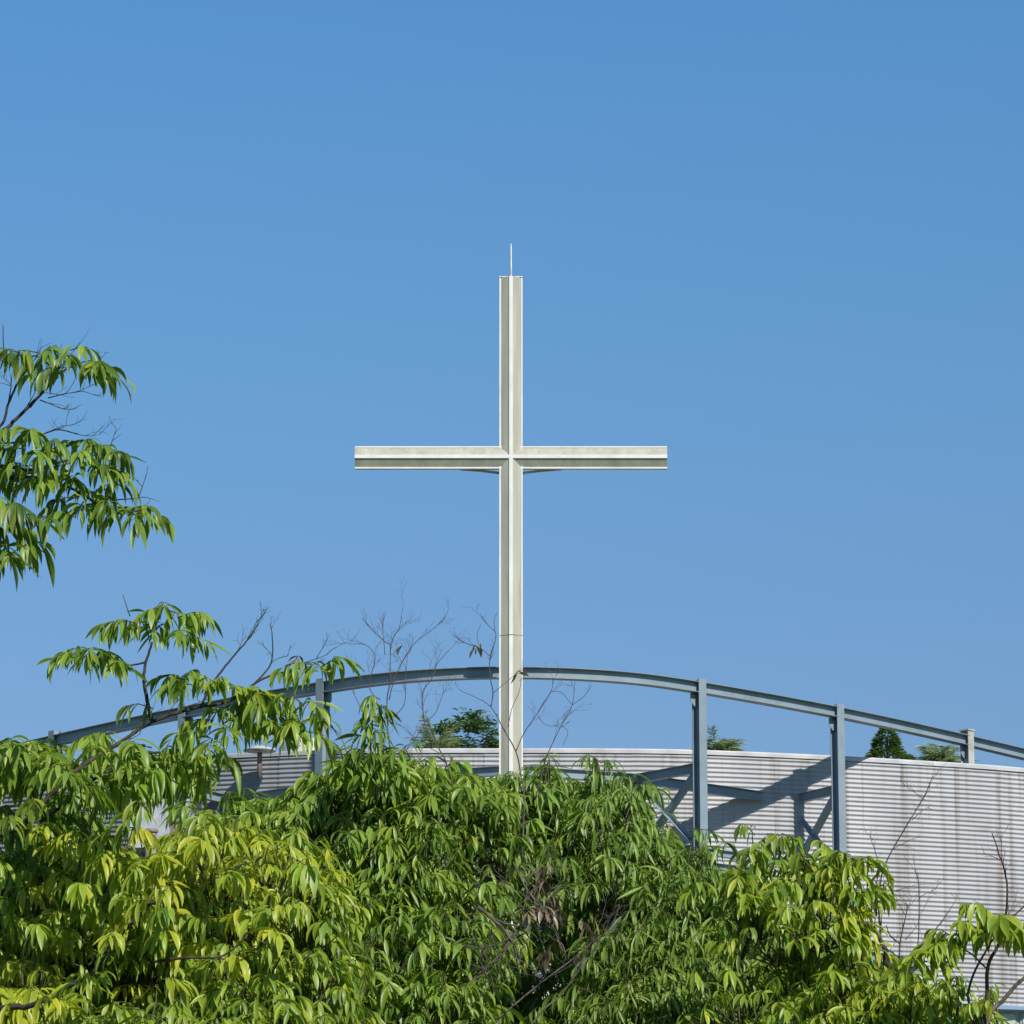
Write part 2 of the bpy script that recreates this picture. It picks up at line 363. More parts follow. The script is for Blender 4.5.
# ------------------------------------------------------------------ steel frame
def frame():
    root = empty('steel_frame', (0, 62, ZD))
    tag(root, 'curved blue grey steel frame of posts and top rail round the roof', 'steel frame')
    f2 = Vector((0, 0, -.10))
    MB().sweep([p + f2 for p in rail_path], h_profile(.165, .172, .010, .014)).build('top_rail', M['steel'], root)
    def direc(x, y, path):
        best = min(range(1, len(path) - 1), key=lambda i: (path[i].x - x) ** 2 + (path[i].y - y) ** 2)
        d = path[best + 1] - path[best - 1]; d.z = 0; d.normalize(); return Vector((d.y, -d.x, 0))
    inner = {}
    for (x, y) in posts:
        sgn = 1 if x > 0 else -1
        n = direc(x, y, rail_path)
        i = min(range(4), key=lambda q: abs(abs(post_xy[q].x) - abs(x)))
        n = Vector((sgn * .63, -.78, 0)).normalized() if i < 2 else Vector((sgn * .72, -.69, 0)).normalized()
        weather = i == 2
        o = MB().frame_box((x, y, ZD), (x, y, ZR + .035 + (.03 if weather else 0)), h_profile(.155, .17), up=n).build('post', M['zinc' if weather and x > 0 else 'steel'], root)
        if weather and x > 0:
            tag(o, 'weathered grey post showing above the screen')
            MB().frame_box((x, y, ZR + .066), (x, y, ZR + .09), [(-.095, -.1), (.095, -.1), (.095, .1), (-.095, .1)], up=n).build('post_cap', M['zinc'], o)
        # inner node
        j = [1, 2, 3, 4][i]; q = in_r[j] if x > 0 else mirror(in_r[j])
        qi = Vector((q.x, q.y, 0)); pi = Vector((x, y, 0))
        inner[(i, sgn)] = qi
        MB().frame_box(qi + Vector((0, 0, ZD)), qi + Vector((0, 0, Z2)), h_profile(.13, .14, .01, .01), up=n).build('inner_post', M['steel'], root)
        d = (qi - pi).normalized()
        for z in (Z2, Z3, Z4):
            MB().frame_box(pi + d * .08 + Vector((0, 0, z - .08)), qi - d * .06 + Vector((0, 0, z - .08)), h_profile(.10, .15, .01, .01)).build('strut', M['steel'], root)
        ang = [(-.035, -.035), (.035, -.035), (.035, -.027), (-.027, -.027), (-.027, .035), (-.035, .035)]
        for za, zb in ((Z2 - .12, Z3), (Z3 - .12, Z4)):
            s_ = Vector((d.y, -d.x, 0)) * .03
            MB().frame_box(pi + d * .09 + Vector((0, 0, za)) + s_, qi + Vector((0, 0, zb)) + s_, [(u * 1.3, v * 1.3) for u, v in ang]).build('brace', M['steel'], root)
            MB().frame_box(qi + Vector((0, 0, za)) - s_, pi + d * .09 + Vector((0, 0, zb)) - s_, ang).build('brace', M['steel'], root)
        # gusset under the rail
        g = MB().frame_box(Vector((x, y, ZR - .2)) - n * .02, Vector((x, y, ZR - .2)) - n * .03, [(-.16, -.12), (-.08, -.2), (.08, -.2), (.16, -.12), (.16, 0), (-.16, 0)]).build('gusset', M['steel'], root)
    ip = [Vector((p.x, p.y, 0)) for p in in_pts]
    for z in (Z2, Z3, Z4):
        for k in range(len(ip) - 1):
            a, b = ip[k], ip[k + 1]; d = (b - a).normalized()
            MB().frame_box(a + d * .05 + Vector((0, 0, z - .075)), b - d * .05 + Vector((0, 0, z - .075)), h_profile(.12, .15, .01, .01)).build('ring_beam', M['steel'], root)
    # outer chord at the lowest level, and flat diagonals between outer posts
    op = [Vector((x, y, 0)) for x, y in sorted(posts)]
    for a, b in zip(op, op[1:]):
        if (b - a).length > 5: continue
        d = (b - a).normalized()
        MB().frame_box(a + d * .08 + Vector((0, 0, Z4 - .09)), b - d * .08 + Vector((0, 0, Z4 - .09)), h_profile(.12, .15, .01, .01)).build('ring_beam', M['steel'], root)
        if abs(a.x) < 6 and abs(b.x) < 6:
            MB().frame_box(a + d * .08 + Vector((0, 0, Z3 - .12)), b - d * .08 + Vector((0, 0, Z3 - .12)), h_profile(.10, .11, .01, .01)).build('ring_beam', M['steel'], root)
frame()

# ------------------------------------------------------------------ cross
def cross():
    Y = 59.7
    X0 = P(511, 460, Y).x
    zt = P(511, 278, Y).z; zarm = P(511, 458, Y).z; xl = P(355, 458, Y).x; xr = P(667, 458, Y).x; zb = ZD
    tipz = P(511, 244, Y).z
    root = empty('rooftop_cross', (X0, Y, zb)); tag(root, 'tall cream and white metal cross standing above the curved roof frame', 'cross')
    def prof(hw, k=1.0):
        e, d0, h, r, rp = .022, .045, .104, .028, .012
        q = [(hw, -d0), (hw - e, -d0), (hw - e, -d0 + .008), (r, -h), (r, -h - rp), (-r, -h - rp), (-r, -h), (-hw + e, -d0 + .008), (-hw + e, -d0), (-hw, -d0)]
        q = [(u * k, v * k) for u, v in q]; return q + [(u, -v) for u, v in q[::-1]]
    HW = .178
    def bar(a, b, pr, nm, axis):
        """flanks and ribs: body in cream, edges and rib in white, as one part with its trim as sub-part"""
        a = Vector(a); b = Vector(b); side = Vector((1, 0, 0)) if axis == 'z' else Vector((0, 0, 1)); n = len(pr)
        vs = [p + side * u + Vector((0, v, 0)) for p in (a, b) for u, v in pr]
        fs = [(i, (i + 1) % n, n + (i + 1) % n, n + i) for i in range(n)] + [tuple(range(n - 1, -1, -1)), tuple(range(n, 2 * n))]
        o = MB().add(vs, fs).build(nm, M['flank'], root); o.data.materials.append(M['rib'])
        for p in o.data.polygons:
            if len(p.vertices) == 4 and abs(p.normal.y) > .97 or abs(p.normal.dot(side)) > .97: p.material_index = 1
        return o
    bar((X0, Y, zb), (X0, Y, zt), prof(HW), 'shaft', 'z')
    bar((xl, Y, zarm), (X0 - .006, Y, zarm), prof(HW, .985), 'arm', 'x')
    bar((X0 + .006, Y, zarm), (xr, Y, zarm), prof(HW, .985), 'arm', 'x')
    # weld collar low on the shaft
    zc = P(511, 636, Y).z; c = MB()
    o = bar((X0, Y, zc - .006), (X0, Y, zc + .006), [(u * 1.01, v * 1.02) for u, v in prof(HW)], 'joint_collar', 'z'); o.data.materials.clear(); o.data.materials.append(M['rust'])
    MB().tube([(X0, Y - .02, zt - .02), (X0, Y - .02, zt + .2), (X0, Y - .02, tipz - .1), (X0, Y - .02, tipz)], [.016, .014, .012, .004], 8).build('lightning_rod', M['rib'], root)
    MB().box((X0, Y, zt + .008), (HW * 2 + .01, .11, .012)).build('cap_plate', M['rib'], root)
    for s in (-1, 1):
        pts = [Vector((X0 + s * (.17 + .62 * t), Y + .06, zarm - .225 + .055 * math.sin(t * math.pi / 2))) for t in np.linspace(0, 1, 9)]
        MB().tube(pts, [.02] * 6 + [.018, .015, .01], 6).build('bracket', M['flank'], root)
cross()

# ------------------------------------------------------------------ rooftop odds on the left
def cabinet():
    Y = 64.1; a = P(128, 848, Y); b = P(200, 797, Y); cx = (a.x + b.x) / 2
    root = empty('rooftop_cabinet', (cx, Y + .3, a.z)); tag(root, 'white metal rooftop cabinet glimpsed through the leaves at the left', 'cabinet')
    MB().box((cx, Y + .3, (a.z + b.z) / 2), (b.x - a.x, .6, b.z - a.z)).build('cabinet_body', M['cabinet'], root, .01)
    MB().box((cx, Y + .3, b.z + .03), (b.x - a.x + .08, .68, .05)).build('cabinet_lid', M['cabinet'], root, .01)
    MB().box((P(172, 810, Y).x, Y - .012, P(172, 820, Y).z), (.03, .02, .45)).build('door_edge', M['coping'], root)
    for px, py0, py1, r, lab in ((151, 850, 829, .085, 'shorter rusty brown vent pipe in front of the white cabinet, left one'), (175, 850, 820, .07, 'taller rusty brown vent pipe beside the grey post, right one')):
        p = P(px, py0, Y - .35); q = P(px, py1, Y - .35)
        rt = empty('vent_pipe', (p.x, p.y, ZD)); tag(rt, lab, 'vent pipe', 'rusty vent pipes on the roof')
        MB().tube([(p.x, p.y, ZD), (p.x, p.y, q.z - .07)], r, 14).build('pipe', M['rust'], rt)
        MB().tube([(p.x, p.y, q.z - .07), (p.x, p.y, q.z - .05), (p.x, p.y, q.z), (p.x, p.y, q.z + .015)], [r, r * 1.35, r * 1.2, .01], 14).build('cowl', M['rust'], rt)
    # a shallow white hood and finial on the left coping
    yw = 65.0
    p = P(262, 757, yw); r3 = empty('roof_vent', (p.x, yw, p.z)); tag(r3, 'small vent with flat white hood on the left screen coping', 'roof vent')
    MB().tube([(p.x, yw - .6, p.z - .45), (p.x, yw - .6, p.z - .02)], .04, 10).build('pipe', M['rust'], r3)
    MB().tube([(p.x, yw - .6, p.z), (p.x, yw - .6, p.z + .03), (p.x, yw - .6, p.z + .09)], [.27, .26, .05], 16).build('hood', M['coping'], r3)
    p = P(306, 758, 66.2); q = P(306, 738, 66.2)
    r4 = empty('water_tank', (p.x, 66.5, p.z - 1.5)); tag(r4, 'small white tank behind the left screen beside the grey post', 'tank')
    MB().tube([(p.x, 66.5, ZD), (p.x, 66.5, q.z - .04), (p.x, 66.5, q.z)], [.42, .42, .36], 20).build('tank_body', M['coping'], r4)
    MB().tube([(p.x, 66.5, q.z), (p.x, 66.5, q.z + .03)], [.12, .1], 12).build('lid', M['coping'], r4)
cabinet()

# ------------------------------------------------------------------ foliage tools
SEG = 6
def leaves_mesh(name, m, parent, D):
    """D: dict of arrays o(N,3) az p0 p1 L W roll fold tint yel"""
    o = np.array(D['o']); N = len(o)
    g = {k: np.array(D[k])[:, None] for k in ('az', 'p0', 'p1', 'L', 'W', 'roll', 'fold')}
    s = np.linspace(0, 1, SEG + 1)[None, :]
    th = g['p0'] + (g['p1'] - g['p0']) * s ** .75
    ca, sa = np.cos(g['az']), np.sin(g['az'])
    T = np.stack([np.cos(th) * ca, np.cos(th) * sa, np.sin(th)], -1)
    st = T * (g['L'] / SEG)[..., None]
    mid = np.concatenate([np.zeros((N, 1, 3)), np.cumsum((st[:, :-1] + st[:, 1:]) / 2, 1)], 1) + o[:, None, :]
    Nn = np.stack([-np.sin(th) * ca, -np.sin(th) * sa, np.cos(th)], -1)
    B0 = np.stack([-sa, ca, np.zeros_like(sa)], -1) * np.ones((1, SEG + 1, 1))
    cr, sr = np.cos(g['roll'])[..., None], np.sin(g['roll'])[..., None]
    B = B0 * cr + Nn * sr; N2 = Nn * cr - B0 * sr
    wv = np.array([.03, .50, .88, 1.0, .84, .46, .015])[None, :, None] * g['W'][..., None] / 2
    cf, sf = np.cos(g['fold'])[..., None], np.sin(g['fold'])[..., None]
    wob = 1 + .0 * wv
    e1 = mid + (B * cf + N2 * sf) * wv; e2 = mid + (-B * cf + N2 * sf) * wv
    V = np.stack([e1, mid, e2], 2).reshape(-1, 3)
    r = np.arange(SEG)[:, None] * 3; q = np.concatenate([np.concatenate([r, r + 1, r + 4, r + 3], 1), np.concatenate([r + 1, r + 2, r + 5, r + 4], 1)], 0)
    nv = (SEG + 1) * 3
    F = (q[None] + (np.arange(N) * nv)[:, None, None]).reshape(-1)
    me = bpy.data.meshes.new(name); nf = N * SEG * 2
    me.vertices.add(len(V)); me.vertices.foreach_set('co', V.astype(np.float32).ravel())
    me.loops.add(nf * 4); me.loops.foreach_set('vertex_index', F.astype(np.int32))
    me.polygons.add(nf); me.polygons.foreach_set('loop_start', np.arange(nf, dtype=np.int32) * 4)
    me.polygons.foreach_set('use_smooth', np.ones(nf, dtype=bool))
    me.update(calc_edges=True); me.validate()
    at = me.color_attributes.new('tint', 'FLOAT_COLOR', 'POINT')
    col = np.ones((N, nv, 4), np.float32)
    col[:, :, 0] = np.clip(np.array(D['tint']), 0, 1)[:, None]; col[:, :, 1] = np.clip(np.array(D['yel']), 0, 1)[:, None]
    rib = np.tile(np.array([0, .45, 0]), SEG + 1)[None]; col[:, :, 2] = rib
    at.data.foreach_set('color', col.ravel())
    me.materials.append(m); ob = bpy.data.objects.new(name, me); C.objects.link(ob)
    ob.parent = parent; ob.matrix_parent_inverse = parent.matrix_basis.inverted(); return ob

class Tree:
    def __init__(s, name, base, label, cat, leafmat, bark, group=None, L=.13, W=.034, tint=.5, yel=.05, tsd=.22, droop=(-1.42, .2), fold=.42):
        s.base = Vector(base); s.root = empty(name, base); tag(s.root, label, cat, group)
        s.D = {k: [] for k in ('o', 'az', 'p0', 'p1', 'L', 'W', 'roll', 'fold', 'tint', 'yel')}
        s.tw = MB(); s.lm = leafmat; s.bark = bark; s.L = L; s.W = W; s.t = tint; s.y = yel; s.tsd = tsd; s.droop = droop; s.foldv = fold; s.extra = []
    def leaf(s, o, az, p0, p1, L=None, W=None, tint=None, yel=None, roll=None):
        D = s.D; D['o'].append(tuple(o)); D['az'].append(az); D['p0'].append(p0); D['p1'].append(p1)
        k = rnd.uniform(.62, 1.22); D['L'].append((L or s.L) * k); D['W'].append((W or s.W) * k * rnd.uniform(.85, 1.15))
        D['roll'].append(rnd.gauss(0, .45) if roll is None else roll); D['fold'].append(rnd.gauss(s.foldv, .12))
        D['tint'].append(rnd.gauss(s.t if tint is None else tint, s.tsd)); D['yel'].append(rnd.gauss(s.y if yel is None else yel, .08) + (rnd.uniform(.15, .5) if rnd.random() < .13 else 0))
    def spray(s, o, az=None, n=11, tl=.085, sc=1.0, tint=None, yel=None, rise=None, twig=True):
        """a twig with alternate leaves that hang from it"""
        o = Vector(o); az = rnd.uniform(0, 2 * math.pi) if az is None else az
        rise = rnd.triangular(-.5, 1.1, .1) if rise is None else rise; tl = tl * rnd.uniform(.7, 1.3)
        d = Vector((math.cos(az), math.sin(az), rise)).normalized()
        dt = rnd.gauss(0, .12); dy = max(0, rnd.gauss(0, .06))
        t0 = (s.t if tint is None else tint) + dt; y0 = (s.y if yel is None else yel) + dy
        pts = []; n = int(n * 1.45 + .5)
        for k in range(n):
            f = (k + .5) / n; p = o + d * (tl * sc * f) - Vector((0, 0, .04 * sc * f * f))
            pts.append(p)
            sd = (1 if k % 2 else -1) * (1.45 - .9 * f) + rnd.gauss(0, .45)
            p1 = max(-1.62, s.droop[0] + rnd.gauss(0, s.droop[1])) if rnd.random() < .84 else rnd.uniform(-1.1, -.2); p0 = rnd.triangular(-1.35, .3, -.7) if rnd.random() < .85 else rnd.uniform(-.2, .5)
            s.leaf(p, az + sd, p0, min(p1, p0), L=s.L * sc * rnd.uniform(.8, 1.1), W=s.W * sc, tint=t0 + .12 * f, yel=y0)
        if twig: s.tw.tube([o - d * .02 - Vector((0, 0, .006)), o + d * tl * .45 * sc - Vector((0, 0, .008)), o + d * tl * .8 * sc - Vector((0, 0, .02))], [.0026, .002, .001], 4)
    def bough(s, c, rx=.22, rz=.10, n=9, sc=1.0, tint=None, yel=None, ry=None):
        """a rounded mound of sprays round c"""
        c = Vector(c); ry = ry or rx
        hub = c - Vector((0, 0, rz * .8))
        for _ in range(n):
            a = rnd.uniform(0, 2 * math.pi); q = math.sqrt(rnd.random())
            u = Vector((math.cos(a) * q * rx, math.sin(a) * q * ry, rz * (1 - q * q) + rnd.uniform(-.3, .3) * rz))
            p = c + u
            s.tw.tube([hub, hub.lerp(p, .6) - Vector((0, 0, .01)), p], [.004, .0035, .0024], 4)
            s.spray(p, a + rnd.gauss(0, 1.0), n=rnd.choice((3, 4, 5, 6, 6, 7, 8, 10)), tl=rnd.uniform(.05, .15), sc=sc * rnd.uniform(.8, 1.12), tint=tint, yel=yel, rise=rnd.triangular(-.7, 1.6, .2))
    def fill(s, poly, y0, y1, n, tintf=None, rx=.2, nspray=8, sc=1.0, lean=1.3):
        """boughs spread through the crown's volume"""
        xs = [p[0] for p in poly]; ys = [p[1] for p in poly]; k = 0; tries = 0; pts = []
        while k < n and tries < n * 60:
            tries += 1; x = rnd.uniform(min(xs), max(xs)); y = rnd.uniform(min(ys), max(ys)); ins = False
            for i in range(len(poly)):
                (x1, y1_), (x2, y2) = poly[i], poly[i - 1]
                if (y1_ > y) != (y2 > y) and x < (x2 - x1) * (y - y1_) / (y2 - y1_) + x1: ins = not ins
            if not ins: continue
            lo, hi = min(ys), min(max(ys), 1060)
            Y = y0 + (y1 - y0) * rnd.random() * .45 + lean * (1 - (y - lo) / (hi - lo)) ; k0 = 0
            t, ye = (tintf(x, y) if tintf else (None, None)); pp = P(x, y, Y)
            s.bough(pp, rx=rnd.uniform(.7, 1.6) * rx, rz=rnd.uniform(.06, .2), n=int(rnd.randint(nspray - 2, nspray + 3) * 1.7), sc=sc, tint=t, yel=ye); k += 1; pts.append(pp)
        return pts
    def limb(s, pts, r0, r1, name='branch', sides=7, m=None, n=5, label=None, sub=0, sublen=.25):
        path = smooth_path(pts, n) if len(pts) > 2 else [Vector(p) for p in pts]; k = len(path)
        for i in range(1, k - 1): path[i] = path[i] + Vector((rnd.gauss(0, r0 * .12), rnd.gauss(0, r0 * .12), rnd.gauss(0, r0 * .12)))
        o = MB().tube(path, [r0 + (r1 - r0) * i / (k - 1) for i in range(k)], sides).build(name, m or s.bark, s.root)
        for _ in range(sub):
            i = rnd.randint(k // 3, k - 1); d = (path[i] - path[i - 1]).normalized(); s.twigs(path[i], d, sublen * rnd.uniform(.5, 1), r1 * .8, 2)
        return o
    def twigs(s, p, d, L, r, depth):
        """bare forking twig"""
        p = Vector(p); pts = [p]; d = Vector(d).normalized(); nseg = 4
        bend = Vector((rnd.gauss(0, .16), rnd.gauss(0, .16), rnd.gauss(.05, .1)))
        for i in range(nseg):
            d = (d + bend * .6 + Vector((rnd.gauss(0, .1), rnd.gauss(0, .1), rnd.gauss(0, .1)))).normalized(); pts.append(pts[-1] + d * L / nseg)
        s.tw.tube(pts, [r * (1 - .13 * i) for i in range(5)], 5)
        if depth:
            for k in (2, 3, 4):
                if rnd.random() < .85:
                    q = Vector((rnd.gauss(0, .7), rnd.gauss(0, .5), rnd.gauss(.15, .5)))
                    s.twigs(pts[k], (d + q).normalized(), L * rnd.uniform(.4, .7), r * .62, depth - 1)
    def finish(s, foliage='foliage'):
        if s.D['o']: leaves_mesh(foliage, s.lm, s.root, s.D)
        if s.tw.v:
            o = s.tw.build('twigs', M['twig'] if s.root.name.startswith(('bare', 'sap')) else M['twig_green'], s.root); o['kind'] = 'stuff'
        print('TREE', s.root.name, len(s.D['o']))

# ------------------------------------------------------------------ the left tree: boughs reach in from beyond the left edge
Y1 = 14.0
def left_tree():
    bx = P(-260, 900, Y1 + .5).x
    t = Tree('leafy_tree', (bx, Y1 + .5, 0), 'tree at the left edge whose drooping boughs hang against the open sky', 'tree', M['leaf_a'], M['bark'], 'broad leaved trees in front of the building', L=.130, W=.026, tint=.42, yel=.02)
    top = Vector((bx - .05, Y1 + .4, 5.4))
    t.limb([(bx, Y1 + .5, -.05), (bx + .06, Y1 + .45, 1.4), (bx - .03, Y1 + .5, 3.2), top, (bx + .1, Y1 + .3, 6.6)], .13, .035, 'trunk', 12)
    def S(px, py, n=11, az=None, Y=None, sc=1.0, **k):
        if py < 600: px -= 9; sc *= .92
        elif py < 700 and px < 230: px += 7; sc *= .9
        if n > 8 and py < 740: n -= 1
        t.spray(P(px, py, (Y or Y1) + rnd.uniform(-.12, .12)), n=n, az=az, sc=sc, **k)
    a = lambda d: R(d)
    # top bough
    t.limb([top + Vector((0, 0, -.3)), P(-60, 450, Y1), P(0, 432, Y1), P(16, 419, Y1), P(42, 393, Y1), P(58, 374, Y1), P(78, 364, Y1)], .010, .003, sub=5, sublen=.16)
    t.limb([P(-20, 440, Y1), P(2, 424, Y1), P(8, 405, Y1), P(18, 382, Y1), P(28, 368, Y1)], .006, .003, sub=3, sublen=.14)
    t.limb([P(-30, 380, Y1), P(-5, 372, Y1), P(3, 360, Y1), P(3, 325, Y1)], .004, .0015)
    t.twigs(P(30, 408, Y1), (.7, 0, .7), .13, .0025, 2); t.twigs(P(48, 398, Y1), (.9, 0, .25), .13, .0025, 2); t.twigs(P(40, 400, Y1), (.8, 0, -.3), .1, .0025, 2)
    for px, py, az, n in ((28, 352, 150, 8), (42, 350, 200, 9), (60, 346, -90, 9), (72, 352, -60, 9), (84, 347, -20, 6), (92, 364, 0, 11), (103, 362, -60, 11), (70, 366, 200, 10), (110, 366, 10, 9), (50, 356, -120, 9)):
        S(px, py, n, a(az), sc=.95)
    # second bough group
    t.limb([top + Vector((0, 0, -.6)), P(-80, 470, Y1), P(0, 467, Y1), P(30, 470, Y1), P(60, 462, Y1), P(95, 455, Y1)], .010, .004, sub=3, sublen=.12)
    t.limb([P(-80, 480, Y1), P(0, 478, Y1), P(35, 478, Y1), P(75, 490, Y1), P(112, 512, Y1), P(142, 510, Y1)], .008, .003, sub=1, sublen=.1)
    t.limb([P(-20, 443, Y1), P(22, 442, Y1), P(55, 430, Y1), P(78, 434, Y1)], .004, .002, sub=3, sublen=.13)
    t.twigs(P(108, 452, Y1), (.2, 0, 1), .09, .002, 1)
    t.twigs(P(116, 500, Y1), (1, 0, .05), .11, .0025, 1); t.twigs(P(136, 502, Y1), (.5, 0, .9), .12, .0025, 1)
    for px, py, az, n in ((18, 428, 160, 9), (32, 430, -60, 9), (46, 432, -100, 10), (26, 446, 200, 10), (50, 450, -90, 11), (64, 448, -90, 11), (8, 448, -120, 10),
                          (82, 440, 180, 10), (96, 440, -60, 11), (108, 444, 0, 11), (118, 452, 0, 9), (90, 456, -90, 12), (76, 462, 200, 12), (104, 464, -40, 12),
                          (118, 470, -20, 8), (64, 474, -130, 12), (84, 482, -90, 12), (98, 490, -60, 12), (74, 496, 190, 11), (110, 486, 0, 9), (52, 482, 190, 10), (92, 506, -90, 11), (80, 514, 200, 10),
                          (40, 468, 200, 9), (30, 462, 180, 9), (14, 470, 180, 9), (20, 478, 190, 7),
                          (128, 508, 200, 9), (140, 508, -60, 11), (154, 507, 10, 10), (120, 516, 200, 9), (146, 512, -90, 8), (112, 500, -60, 9)):
        S(px, py, n, a(az), sc=.98)
    # low dark bough at the very edge
    t.limb([top + Vector((0, 0, -1)), P(-60, 520, Y1 - .3), P(-10, 512, Y1 - .3), P(15, 514, Y1 - .3)], .012, .004)
    for px, py, az, n in ((4, 500, 170, 10), (16, 505, -60, 11), (28, 512, 0, 10), (8, 524, -90, 11), (22, 528, -20, 11), (2, 545, 180, 10), (14, 545, -70, 12), (26, 548, 0, 9), (-6, 560, -30, 9), (-4, 500, -30, 10)):
        S(px, py, n, a(az), Y=Y1 - .3, sc=1.1, tint=.25)
    # the long rising branch
    t.limb([Vector((bx, Y1 + .45, 2.3)), P(-100, 860, Y1 - .3), P(0, 834, Y1 - .42), P(22, 826, Y1 - .42), P(46, 799, Y1 - .4), P(82, 766, Y1 - .35), P(116, 745, Y1 - .15), P(152, 722, Y1), P(190, 709, Y1), P(232, 700, Y1), P(262, 679, Y1), P(300, 668, Y1)], .011, .0035, n=6, sub=2)
    t.limb([P(152, 721, Y1), P(147, 700, Y1), P(144, 678, Y1), P(146, 662, Y1), P(152, 642, Y1)], .008, .004)
    t.limb([P(145, 662, Y1), P(138, 664, Y1), P(125, 665, Y1), P(108, 662, Y1)], .004, .0025)
    t.limb([P(200, 708, Y1), P(215, 680, Y1), P(232, 658, Y1), P(246, 642, Y1), P(258, 624, Y1)], .005, .002, sub=4, sublen=.12)
    t.limb([P(240, 697, Y1), P(262, 676, Y1), P(272, 660, Y1), P(272, 632, Y1)], .004, .002, sub=3, sublen=.1)
    t.twigs(P(130, 616, Y1), (-.55, 0, .8), .09, .0025, 0); t.twigs(P(285, 672, Y1), (1, 0, .4), .16, .0025, 2)
    t.limb([P(40, 822, Y1), P(70, 800, Y1), P(100, 775, Y1), P(130, 755, Y1), P(165, 752, Y1)], .007, .004)
    for px, py, az, n in ((64, 652, 180, 9), (74, 648, -150, 10), (84, 650, -90, 10), (94, 654, -30, 10), (102, 658, 0, 9), (80, 656, -90, 10),
                          (112, 622, 180, 9), (124, 620, 190, 9), (136, 620, -100, 10), (150, 607, 180, 9), (158, 606, -90, 10), (166, 610, -30, 10), (176, 614, 0, 9), (186, 615, 0, 9), (172, 630, -80, 11), (180, 634, -10, 8), (158, 622, -120, 9),
                          (174, 676, 180, 10), (184, 672, -100, 10), (192, 674, -60, 11), (180, 682, 200, 9), (206, 682, -60, 8), (214, 684, -80, 8), (224, 686, -20, 8),
                          (148, 705, -140, 4),
                          (236, 694, 0, 8), (250, 692, -60, 10), (262, 694, -90, 11), (272, 696, 0, 9), (256, 710, -90, 12), (270, 714, 0, 10), (262, 726, -60, 10), (280, 730, -60, 9),
                          (306, 662, 180, 8), (316, 662, -80, 9), (326, 662, 0, 9), (300, 700, 180, 7), (310, 700, -60, 10), (318, 712, -60, 9), (296, 722, -100, 10), (288, 735, -90, 9), (306, 730, -20, 8),
                          (232, 706, -60, 10), (218, 712, -90, 10), (208, 718, 200, 11), (226, 724, -80, 11), (196, 730, 200, 10), (212, 738, -90, 12), (234, 716, 0, 10), (200, 748, -90, 11), (184, 750, 200, 10), (218, 758, -40, 9)):
        S(px, py, n, a(az), sc=.92, tint=.5 if px < 200 else .58, yel=.03 if px < 200 else .12)
    for k in range(62):
        px = rnd.uniform(-5, 222); py = 745 + rnd.uniform(0, 48) + (8 if px > 150 else 0)
        if 130 < px and py > 785: continue
        S(px, py - 4, rnd.randint(9, 12), a(rnd.uniform(-200, 20)), sc=.95, tint=.55, yel=.05, Y=Y1 + rnd.uniform(-.3, .5))
    for k in range(26):
        px = rnd.uniform(-5, 118); py = rnd.uniform(790, 860)
        S(px, py, 11, a(rnd.uniform(-200, 20)), sc=.95, tint=.4, Y=Y1 + rnd.uniform(.2, .9))
    for px, py in ((128, 800), (136, 812), (131, 826), (192, 806), (200, 818), (186, 800), (18, 818), (36, 800), (58, 776), (70, 768), (96, 748), (6, 822)):
        t.spray(P(px + rnd.gauss(0, 3), py, Y1 - .5), sc=.85, n=rnd.randint(4, 7), tint=.55, yel=.1)
    for px, py in ((12, 742), (30, 748), (48, 752), (64, 748), (78, 740), (88, 736), (100, 748), (120, 762), (140, 758), (156, 756), (172, 752)):
        S(px, py, 11, a(rnd.uniform(-200, 20)), sc=1.0, tint=.62, yel=.06)
    t.finish()
left_tree()

